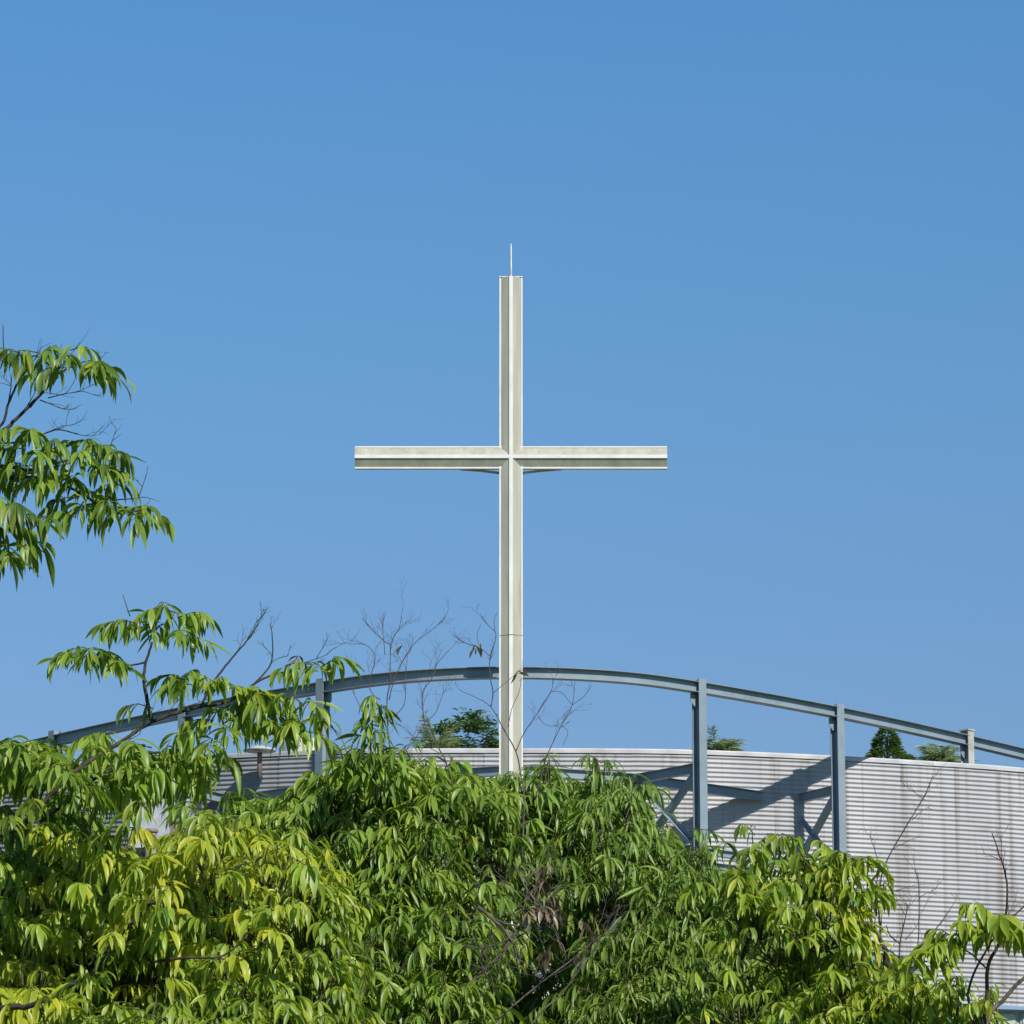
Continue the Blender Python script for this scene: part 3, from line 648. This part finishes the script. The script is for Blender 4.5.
# ------------------------------------------------------------------ lower left: yellow-green tree
def yellow_tree():
    Y = 14.75; bx = P(90, 1024, Y).x
    t = Tree('leafy_tree', (bx, Y + .9, 0), 'yellow green leafy tree at the lower left with a thick dark bough across it', 'tree', M['leaf_b'], M['bark'], 'broad leaved trees in front of the building', L=.116, W=.027, tint=.5, yel=.2, tsd=.26)
    tr = [(bx, Y + .9, -.05), (bx + .05, Y + .9, 1.2), (bx - .04, Y + .9, 2.5), (bx + .05, Y + .9, 3.2)]
    t.limb(tr, .12, .05, 'trunk', 12)
    t.limb([Vector((bx, Y + .85, 2.3)), P(-60, 1060, Y - .5), P(-5, 1012, Y - 1.1), P(30, 1006, Y - 1.25), P(62, 990, Y - 1.3), P(95, 970, Y - 1.35), P(112, 945, Y - 1.35), P(140, 915, Y - 1.35), P(166, 890, Y - 1.3)], .012, .006, n=6)
    for px, py in ((60, 900), (200, 930), (260, 950), (150, 960), (320, 920), (30, 950)):
        t.limb([Vector((bx, Y + .9, 3.0)), P((px + 90) / 2, 1010, Y + .4), P(px, py + 12, Y)], .016, .006)
    t.limb([P(150, 962, Y - .7), P(185, 958, Y - .75), P(222, 956, Y - .75), P(248, 935, Y - .75)], .006, .003)
    t.limb([P(10, 940, Y - .5), P(28, 930, Y - .5), P(44, 912, Y - .5), P(48, 880, Y - .5)], .006, .003, m=M['bark_pale'])
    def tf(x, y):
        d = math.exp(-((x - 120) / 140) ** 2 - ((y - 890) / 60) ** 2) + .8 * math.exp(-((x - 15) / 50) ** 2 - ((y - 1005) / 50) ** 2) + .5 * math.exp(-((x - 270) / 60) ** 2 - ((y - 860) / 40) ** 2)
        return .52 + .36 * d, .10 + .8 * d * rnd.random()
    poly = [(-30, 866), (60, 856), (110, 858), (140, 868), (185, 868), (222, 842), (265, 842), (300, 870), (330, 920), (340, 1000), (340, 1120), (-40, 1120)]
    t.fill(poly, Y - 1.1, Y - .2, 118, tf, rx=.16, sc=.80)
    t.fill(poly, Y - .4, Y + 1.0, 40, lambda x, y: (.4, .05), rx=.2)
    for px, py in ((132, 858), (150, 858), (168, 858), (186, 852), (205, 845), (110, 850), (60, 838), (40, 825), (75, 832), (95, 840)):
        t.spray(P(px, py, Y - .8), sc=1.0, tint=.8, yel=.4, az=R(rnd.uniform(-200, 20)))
    for k in range(60):
        px = rnd.gauss(130, 95); py = rnd.gauss(900, 38)
        if px < -10 or py < 856: continue
        t.spray(P(px, py, Y - .7 + rnd.uniform(-.2, .3)), sc=.9, tint=.85, yel=rnd.choice((0, .1, .2, .5, .8)), az=R(rnd.uniform(-200, 20)), n=10)
    for px, py in ((20, 1004), (46, 998), (74, 984), (92, 966), (104, 958), (118, 932), (128, 924), (150, 900), (162, 888), (168, 890), (112, 940)):
        t.spray(P(px + rnd.gauss(0, 4), py - 2, Y - 1.4), sc=rnd.uniform(.7, .95), n=rnd.randint(3, 6), tl=.07, tint=.7, yel=rnd.uniform(.1, .6))
    for k in range(16):
        t.spray(P(rnd.uniform(-10, 50), rnd.uniform(985, 1015), Y - 1.0), sc=1.15, tint=.85, yel=.5, az=R(rnd.uniform(-200, 20)), n=9)
    t.finish()
yellow_tree()

# ------------------------------------------------------------------ centre-left green tree and centre-right narrow-leaved tree
def centre_tree():
    Y = 17.0; bx = P(360, 1024, Y).x
    t = Tree('leafy_tree', (bx, Y + .9, 0), 'full green tree left of centre with an upright leafy shoot at its top', 'tree', M['leaf_a'], M['bark_pale'], 'broad leaved trees in front of the building', L=.132, W=.025, tint=.5, yel=.05, tsd=.24, droop=(-1.3, .28))
    t.limb([(bx, Y + .9, -.05), (bx - .05, Y + .9, 1.3), (bx + .05, Y + .9, 2.6), (bx, Y + .85, 3.5), P(370, 800, Y + .5)], .12, .02, 'trunk', 12)
    for px, py in ((260, 850), (320, 820), (430, 830), (470, 880), (300, 920), (420, 950), (230, 920)):
        t.limb([Vector((bx, Y + .9, 2.8 + rnd.uniform(-.3, .5))), P((px + 360) / 2, py + 60, Y + .5), P(px, py + 8, Y)], .018, .006)
    t.limb([P(215, 925, Y - 1), P(262, 905, Y - 1.05), P(300, 905, Y - 1.1), P(335, 885, Y - 1.1)], .006, .003)
    poly = [(222, 836), (250, 812), (295, 800), (335, 796), (350, 784), (385, 780), (430, 792), (470, 802), (500, 812), (505, 850), (480, 900), (470, 1000), (470, 1120), (230, 1120), (235, 960), (210, 860)]
    def tf(x, y):
        d = math.exp(-((x - 240) / 70) ** 2 - ((y - 880) / 60) ** 2)
        return .5 + .12 * d + rnd.gauss(0, .08), .04 + .22 * d * rnd.random()
    t.fill(poly, Y - 1.2, Y - .2, 124, tf, rx=.17, sc=.85, lean=1.2)
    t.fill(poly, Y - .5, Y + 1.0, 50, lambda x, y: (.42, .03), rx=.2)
    for px in range(216, 500, 8):      # uneven top edge
        e = 815 - 46 * math.exp(-((px - 365) / 75) ** 2) - 10 * rnd.random() if px < 430 else 774 + (px - 430) * .12
        t.spray(P(px, e - 2, Y + .15 + rnd.uniform(-.2, .5)), sc=.92, az=R(rnd.uniform(-200, 20)), n=11, tint=.6)
        t.spray(P(px + 4, e + 14, Y + rnd.uniform(-.2, .4)), sc=.95, az=R(rnd.uniform(-200, 20)), n=12, tint=.58)
    # upright shoot
    t.limb([P(378, 800, Y - .4), P(372, 760, Y - .4), P(370, 730, Y - .4), P(376, 703, Y - .4)], .006, .002)
    for k in range(14):
        f = k / 13; px = 362 + 14 * f + rnd.gauss(0, 5 * (1 - f)); py = 772 - 76 * f
        t.spray(P(px, py, Y - .4), sc=.95 - .25 * f, az=R(rnd.choice((180, 0, -90, 200, -30))), n=7, tl=.07, tint=.45, rise=.4)
    for px, py in ((352, 758), (345, 768), (392, 762), (402, 750), (398, 770)):
        t.spray(P(px, py, Y - .4), sc=1, n=9, tint=.55)
    t.finish()
centre_tree()

def narrow_tree():
    Y = 17.6; bx = P(620, 1024, Y).x
    t = Tree('leafy_tree', (bx, Y + 1.0, 0), 'dense tree right of the cross foot with long narrow wind swept leaves', 'tree', M['leaf_c'], M['bark_pale'], 'broad leaved trees in front of the building', L=.136, W=.020, tint=.5, yel=.03, tsd=.25, droop=(-1.35, .3))
    t.limb([(bx, Y + 1, -.05), (bx + .06, Y + 1, 1.5), (bx - .03, Y + 1, 2.8), (bx, Y + .9, 3.7)], .11, .04, 'trunk', 12)
    for px, py in ((540, 840), (590, 820), (640, 830), (690, 900), (560, 930), (640, 930), (720, 960)):
        t.limb([Vector((bx, Y + 1, 2.9 + rnd.uniform(-.3, .4))), P((px + 620) / 2, py + 60, Y + .6), P(px, py + 8, Y)], .018, .006)
    poly = [(495, 812), (540, 802), (600, 798), (632, 808), (645, 835), (662, 862), (690, 880), (702, 900), (760, 920), (840, 950), (860, 1000), (880, 1120), (600, 1120), (590, 960), (585, 900), (560, 880), (500, 870)]
    t.fill(poly, Y - 1.2, Y - .2, 168, lambda x, y: (.52 + rnd.gauss(0, .1), .03 + .15 * rnd.random() * (y > 900)), rx=.16, sc=.84, lean=1.2)
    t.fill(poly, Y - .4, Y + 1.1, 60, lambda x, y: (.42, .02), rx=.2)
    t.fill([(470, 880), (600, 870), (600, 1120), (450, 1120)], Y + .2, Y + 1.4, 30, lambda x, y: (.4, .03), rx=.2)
    for px in range(500, 694, 7):
        e = 781 - 5 * math.sin((px - 500) / 20) + 6 * rnd.random() if px < 616 else 786 + (px - 616) * 1.35
        t.spray(P(px, e + rnd.uniform(-6, 4), Y + .15 + rnd.uniform(-.2, .5)), az=R(rnd.uniform(-200, 20)), sc=.9, n=11, tint=.65)
        t.spray(P(px, e + 16, Y + rnd.uniform(-.2, .4)), az=R(rnd.uniform(-200, 20)), sc=.9, n=12, tint=.6)
    t.finish()
narrow_tree()

# ------------------------------------------------------------------ right: bright tree in front of the posts
def right_tree():
    Y = 15.8; bx = P(925, 1060, Y).x
    t = Tree('leafy_tree', (bx, Y, 0), 'bright yellow green tree before the right posts with bare forked stems', 'tree', M['leaf_b'], M['bark'], 'broad leaved trees in front of the building', L=.104, W=.026, tint=.55, yel=.12, tsd=.26)
    t.limb([(bx + .05, Y, -.05), (bx + .1, Y, 1.2), (bx + .04, Y, 2.3), P(918, 1035, Y), P(903, 995, Y), P(890, 968, Y), P(881, 940, Y)], .035, .009, 'trunk', 10)
    t.limb([P(881, 940, Y), P(879, 915, Y), P(879, 900, Y), P(883, 870, Y), P(898, 840, Y), P(912, 817, Y), P(925, 794, Y), P(933, 776, Y)], .004, .0012, sub=6, sublen=.13)
    t.limb([P(881, 940, Y), P(859, 920, Y), P(845, 908, Y), P(824, 885, Y), P(806, 862, Y), P(800, 850, Y)], .009, .003)
    t.limb([P(908, 1010, Y), P(877, 997, Y), P(853, 971, Y), P(838, 958, Y), P(820, 945, Y), P(800, 938, Y)], .009, .003)
    t.limb([P(854, 970, Y), P(850, 955, Y), P(843, 938, Y), P(836, 907, Y), P(832, 880, Y)], .006, .003)
    t.limb([P(900, 990, Y), P(899, 975, Y), P(900, 944, Y), P(906, 915, Y), P(908, 905, Y)], .0035, .0015, sub=4, sublen=.1)
    t.limb([P(905, 975, Y), P(912, 963, Y), P(918, 944, Y), P(919, 889, Y), P(916, 872, Y)], .0035, .0015, sub=4, sublen=.1)
    t.limb([P(918, 950, Y), P(930, 936, Y), P(942, 921, Y), P(951, 908, Y)], .003, .0015, sub=2, sublen=.08)
    t.limb([P(900, 944, Y), P(890, 935, Y), P(886, 925, Y)], .003, .0015)
    poly = [(712, 906), (738, 890), (765, 872), (795, 864), (828, 868), (846, 876), (852, 892), (846, 912), (832, 940), (835, 975), (850, 1000), (870, 1120), (740, 1120), (735, 960), (700, 930)]
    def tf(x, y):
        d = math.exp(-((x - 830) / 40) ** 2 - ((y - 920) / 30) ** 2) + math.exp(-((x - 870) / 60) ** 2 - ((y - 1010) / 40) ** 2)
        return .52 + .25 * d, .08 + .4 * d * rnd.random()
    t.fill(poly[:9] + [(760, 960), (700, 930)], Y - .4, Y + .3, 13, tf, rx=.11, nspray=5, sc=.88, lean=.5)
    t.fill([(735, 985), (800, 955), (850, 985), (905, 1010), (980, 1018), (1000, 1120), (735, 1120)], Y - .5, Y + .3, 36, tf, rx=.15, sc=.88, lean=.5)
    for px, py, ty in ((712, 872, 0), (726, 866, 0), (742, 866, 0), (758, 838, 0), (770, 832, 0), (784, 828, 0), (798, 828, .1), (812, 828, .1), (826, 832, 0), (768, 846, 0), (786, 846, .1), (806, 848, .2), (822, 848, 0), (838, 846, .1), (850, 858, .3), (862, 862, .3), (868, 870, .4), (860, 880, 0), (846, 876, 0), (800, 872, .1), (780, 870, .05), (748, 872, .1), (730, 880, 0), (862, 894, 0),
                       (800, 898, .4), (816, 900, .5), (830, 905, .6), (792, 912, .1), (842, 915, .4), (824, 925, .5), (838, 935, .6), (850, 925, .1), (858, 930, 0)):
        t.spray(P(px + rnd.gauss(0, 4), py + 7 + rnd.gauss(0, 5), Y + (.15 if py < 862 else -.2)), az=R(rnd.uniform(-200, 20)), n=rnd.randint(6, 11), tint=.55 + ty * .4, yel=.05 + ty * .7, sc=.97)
    for px, py, n in ((846, 852, 5), (858, 858, 6), (868, 862, 5), (878, 866, 4), (884, 882, 5), (872, 886, 5), (856, 905, 6), (862, 930, 6), (850, 948, 6), (846, 965, 7), (870, 940, 4), (905, 970, 4), (895, 985, 5), (838, 930, 5), (876, 905, 3)):
        t.spray(P(px, py, Y - .1), n=n, sc=.95, tint=.62, yel=rnd.choice((.05, .1, .4, .7)))
        t.tw.tube([P(px, py, Y - .1), P(px * .9 + 86, py + 25, Y - .03), P(px * .7 + 262, py + 50, Y)], [.0015, .002, .003], 4)
    for x0, y0, dx in ((883, 872, -.6), (893, 850, .9), (905, 915, -.5), (918, 900, .7), (890, 950, .9), (905, 940, .9), (925, 800, -.8), (912, 820, .9), (880, 900, .8), (866, 925, -.3)):
        t.twigs(P(x0, y0, Y), (dx, rnd.gauss(0, .3), .8), rnd.uniform(.08, .14), .0016, 2)
    for k in range(44):
        px = rnd.uniform(840, 975); py = rnd.uniform(985, 1040) - 12 * math.exp(-((px - 905) / 25) ** 2)
        t.spray(P(px, py, Y + rnd.uniform(-.4, .4)), az=R(rnd.uniform(-200, 20)), n=10, tint=.65, yel=.22)
    t.finish()
right_tree()

def sapling():
    Y = 15.2; p0 = P(984, 1060, Y)
    t = Tree('sapling', (p0.x, Y, 0), 'thin dark sapling at the right edge with a few drooping leaf sprays', 'tree', M['leaf_b'], M['bark'], None, L=.12, W=.032, tint=.6, yel=.12)
    t.limb([(p0.x, Y, -.05), (p0.x + .04, Y, 1.3), p0, P(987, 1010, Y), P(988, 967, Y), P(1000, 942, Y), P(1006, 915, Y), P(1007, 883, Y), P(1001, 860, Y), P(992, 833, Y)], .011, .002, 'trunk', 8, sub=5, sublen=.12)
    t.limb([P(975, 1024, Y), P(968, 995, Y), P(976, 969, Y), P(990, 944, Y), P(994, 938, Y)], .006, .003)
    t.limb([P(984, 1040, Y), P(990, 1014, Y), P(1005, 998, Y), P(1026, 976, Y), P(1060, 955, Y)], .010, .006, m=M['bark_pale'])
    t.limb([P(986, 968, Y), P(965, 950, Y), P(940, 950, Y), P(910, 958, Y)], .0035, .002)
    t.limb([P(1004, 925, Y), P(1018, 912, Y), P(1030, 900, Y)], .0035, .002, sub=3, sublen=.1)
    t.twigs(P(1001, 860, Y), (-.9, 0, .6), .07, .002, 1)
    for px, py, s_ in ((905, 962, .8), (914, 958, .9), (924, 952, .9), (932, 948, .9), (942, 938, .9), (950, 934, .9), (958, 938, .9), (966, 934, .9), (948, 948, .9), (930, 960, .8),
                       (982, 918, 1.1), (990, 912, 1.1), (998, 916, 1.1), (1008, 918, 1), (1020, 928, 1), (974, 926, 1), (1030, 930, 1), (985, 930, 1), (970, 905, .5), (990, 1000, .6), (980, 1003, .6)):
        t.spray(P(px, py, Y - .05), az=R(rnd.uniform(-200, 20)), n=8, sc=s_, tint=.62, yel=.18)
    t.finish()
sapling()

# ------------------------------------------------------------------ bare twiggy tree in the middle
def bare_tree():
    Y = 16.2; b = P(500, 1080, Y)
    t = Tree('bare_tree', (b.x, Y, 0), 'nearly leafless tree in the middle, its thin twigs reaching up past the cross', 'tree', M['dead'], M['bark_pale'], None, L=.07, W=.02, tint=.5, yel=0, droop=(-1.3, .2))
    t.limb([(b.x, Y, -.05), (b.x + .05, Y, 1.4), b, P(497, 1020, Y)], .04, .012, 'trunk', 10)
    Z = Y - .25
    t.limb([P(478, 907, Z), P(492, 918, Z), P(502, 928, Z), P(511, 939, Z)], .008, .006, sub=2)
    t.limb([P(455, 1000, Z), P(478, 975, Z), P(500, 955, Z), P(511, 940, Z), P(530, 930, Z), P(545, 905, Z)], .0055, .0025, sub=8, sublen=.14)
    t.limb([P(497, 1020, Z), P(520, 1000, Z), P(545, 980, Z), P(572, 960, Z), P(590, 945, Z)], .0045, .0022, sub=6)
    t.limb([P(530, 1026, Z), P(545, 1008, Z), P(560, 996, Z), P(588, 958, Z)], .005, .0025, sub=4)
    t.limb([P(472, 1022, Z), P(492, 996, Z), P(492, 978, Z)], .004, .0025, sub=4)
    t.limb([P(513, 862, Z), P(524, 885, Z), P(533, 905, Z), P(511, 940, Z)], .003, .004, sub=5)
    for x0, y0 in ((530, 900), (545, 895), (520, 920), (550, 915), (540, 880), (500, 960), (520, 965), (490, 985), (545, 960), (560, 940), (515, 900)):
        t.twigs(P(x0, y0, Z), (rnd.gauss(0, .5), 0, .8), .13, .003, 2)
    # twigs against the sky
    W_ = Y + .8
    def st(pts, r=.0045, sub=3, sl=.13, r1=.0016): t.limb([P(x, y, W_) for x, y in pts], r * .72, r1 * .75, 'branch', 5, M['twig'], 4, sub=int(sub * 1.9 + .5), sublen=sl * 1.05)
    st([(470, 1000), (430, 900), (396, 830), (394, 780), (388, 735), (388, 721), (387, 698), (390, 680), (391, 645), (399, 628), (402, 612)], .007, 7)
    st([(388, 722), (404, 705), (405, 684), (407, 660)], .003, 2, .09)
    st([(389, 700), (394, 680), (398, 670), (413, 645), (433, 629), (445, 617)], .0035, 4, .1)
    st([(384, 728), (376, 700), (369, 686), (372, 672), (375, 656), (366, 645), (349, 644)], .0035, 4, .11)
    st([(391, 645), (383, 640), (372, 630), (362, 618)], .0025, 2, .08)
    st([(385, 655), (383, 630), (384, 612)], .0025, 2, .08)
    st([(470, 900), (455, 800), (449, 770), (438, 747), (425, 725), (423, 693), (431, 680), (437, 664), (449, 650)], .0055, 5)
    st([(425, 722), (436, 712), (444, 690)], .0025, 2, .09)
    st([(402, 775), (404, 755), (416, 738), (425, 722)], .003, 1)
    st([(443, 755), (420, 742), (405, 728), (395, 724)], .0025, 2, .09)
    st([(350, 760), (340, 735), (332, 728)], .003, 1); st([(362, 712), (357, 700), (352, 690)], .002, 1, .06)
    st([(522, 860), (524, 800), (521, 776), (515.6, 751), (504, 730), (491, 707), (475, 697), (461, 691)], .006, 1, .06)
    st([(491, 707), (493, 693), (490, 675), (490, 658), (496, 635), (488, 625), (482, 616)], .004, 3, .07)
    st([(490, 656), (480, 648), (465, 643), (452, 635)], .0025, 3, .07)
    st([(496, 635), (494, 622), (497, 612)], .002, 0); st([(480, 648), (477, 635), (481, 624)], .002, 0)
    st([(493, 693), (504, 684), (516, 674)], .0022, 1, .05)
    st([(508, 727), (512, 708), (518, 695), (521, 684)], .0025, 1, .06)
    st([(516, 751), (524, 733), (537, 714), (551, 691), (553, 679)], .0035, 3, .09)
    st([(551, 691), (562, 693), (571, 704)], .002, 0); st([(538, 716), (546, 725), (561, 726)], .0022, 1, .06)
    st([(535, 800), (545, 762), (553, 742), (561, 726), (572, 705), (575, 681)], .0042, 3, .09)
    st([(572, 705), (582, 698), (588, 692)], .002, 1, .04); st([(562, 726), (568, 732), (563, 745)], .002, 0)
    # dead leaves caught on it
    for px, py, n, Yd in ((477, 645, 3, W_), (482, 643, 2, W_), (516, 671, 2, W_), (299, 655, 4, Y1 + .1), (404, 646, 2, W_), (545, 880, 14, Z), (552, 895, 12, Z), (540, 905, 12, Z), (560, 910, 10, Z), (550, 865, 8, Z), (528, 908, 8, Z), (580, 920, 4, Z), (552, 940, 8, Z), (548, 950, 6, Z)):
        t.spray(P(px, py, Yd), n=n, tl=.04, sc=.8 if py < 700 else 1.05, twig=False)
    t.finish('dead_leaves')
bare_tree()

# ------------------------------------------------------------------ far trees beyond the roof
def far_tree(kind, px, pytop, pyb, wpx, Y, label, m, seed):
    base = P(px, pyb, Y); top = P(px, pytop, Y); gz = 9.4
    rr = random.Random(seed); sc = Y / 14.
    t = Tree('far_tree', (base.x, Y, gz), label, 'tree', m, M['bark'], 'trees beyond the roof', tint=.5, yel=.0, droop=(-.4, .5), fold=.2)
    H = top.z - gz; wid = wpx / FPX * Y / 2
    t.limb([(base.x, Y, gz - .3), (base.x + .1, Y, gz + H * .4), (base.x, Y, gz + H * {'cone': .97, 'round': .8, 'feather': .84}[kind])], .18, .03, 'trunk', 8)
    n = {'cone': 6500, 'feather': 3600, 'round': 3000}[kind]
    if kind == 'cone':
        for i in range(n):
            f = rr.random() ** .6; z = top.z - f * (top.z - base.z) * 2.2
            r = wid * 1.15 * min(f * 2.2, 1.6) * (.8 + .2 * math.sin(z * 9 + seed)) * math.sqrt(rr.uniform(.35, 1)); a = rr.uniform(0, 6.283)
            t.leaf((base.x + r * math.cos(a), Y + r * math.sin(a), z), a, rr.uniform(0, .7), rr.uniform(-.4, .2), L=.16, W=.05)
    elif kind == 'feather':
        nb = 60
        for b in range(nb):
            a = rr.uniform(0, 6.283); el = rr.uniform(.3, 1.4); Lb = wid * rr.uniform(.8, 1.7)
            z0 = top.z - (top.z - base.z) * rr.uniform(.9, 2.0); p = Vector((base.x, Y, z0)); d = Vector((math.cos(a) * math.cos(el), math.sin(a) * math.cos(el), math.sin(el)))
            pts = [p + d * Lb * q - Vector((0, 0, .2 * Lb * q * q)) for q in np.linspace(0, 1, 6)]
            over = max(q.z for q in pts) - top.z
            if over > 0: pts = [q - Vector((0, 0, over * 1.02)) for q in pts]
            t.tw.tube(pts, [.02, .016, .013, .01, .007, .004], 4)
            for i in range(n // nb):
                q = rr.random(); k = min(int(q * 5), 4); c = pts[k].lerp(pts[k + 1], q * 5 - k)
                t.leaf(c, a + rr.choice((-1, 1)) * rr.uniform(.3, 1.0), el * .6, -.3, L=.26, W=.028)
    else:
        cl = [(rr.uniform(-.9, .9), rr.uniform(-.6, .6), rr.uniform(0, 1.7)) for _ in range(22)]
        for i in range(n):
            cx, cy, cz = rr.choice(cl); h = top.z - base.z
            x = base.x + cx * wid + rr.gauss(0, .17) * wid; z = top.z - h * (.12 + .35 * abs(cx) ** 2) - h * cz * .8 + rr.gauss(0, .08) * h
            if z > top.z: continue
            t.leaf((x, Y + cy * wid + rr.gauss(0, .2) * wid, z), rr.uniform(0, 6.283), rr.uniform(-.3, .9), rr.uniform(-.8, .4), L=.22, W=.05)
    t.finish()
far_tree('cone', 887, 727, 757, 44, 100, 'small dark conical evergreen top above the right screen', M['conifer'], 3)
far_tree('round', 468, 712, 752, 64, 96, 'dark green spreading tree top left of the cross foot', M['conifer'], 5)
far_tree('feather', 438, 708, 752, 60, 92, 'pale feathery tree top left of the dark one by the cross', M['feather'], 9)
far_tree('feather', 717, 728, 752, 40, 96, 'small feathery palm like tree top beside the middle right post', M['feather'], 12)
far_tree('feather', 942, 742, 764, 40, 92, 'pale olive feathery tree top beside the weathered post', M['feather'], 15)
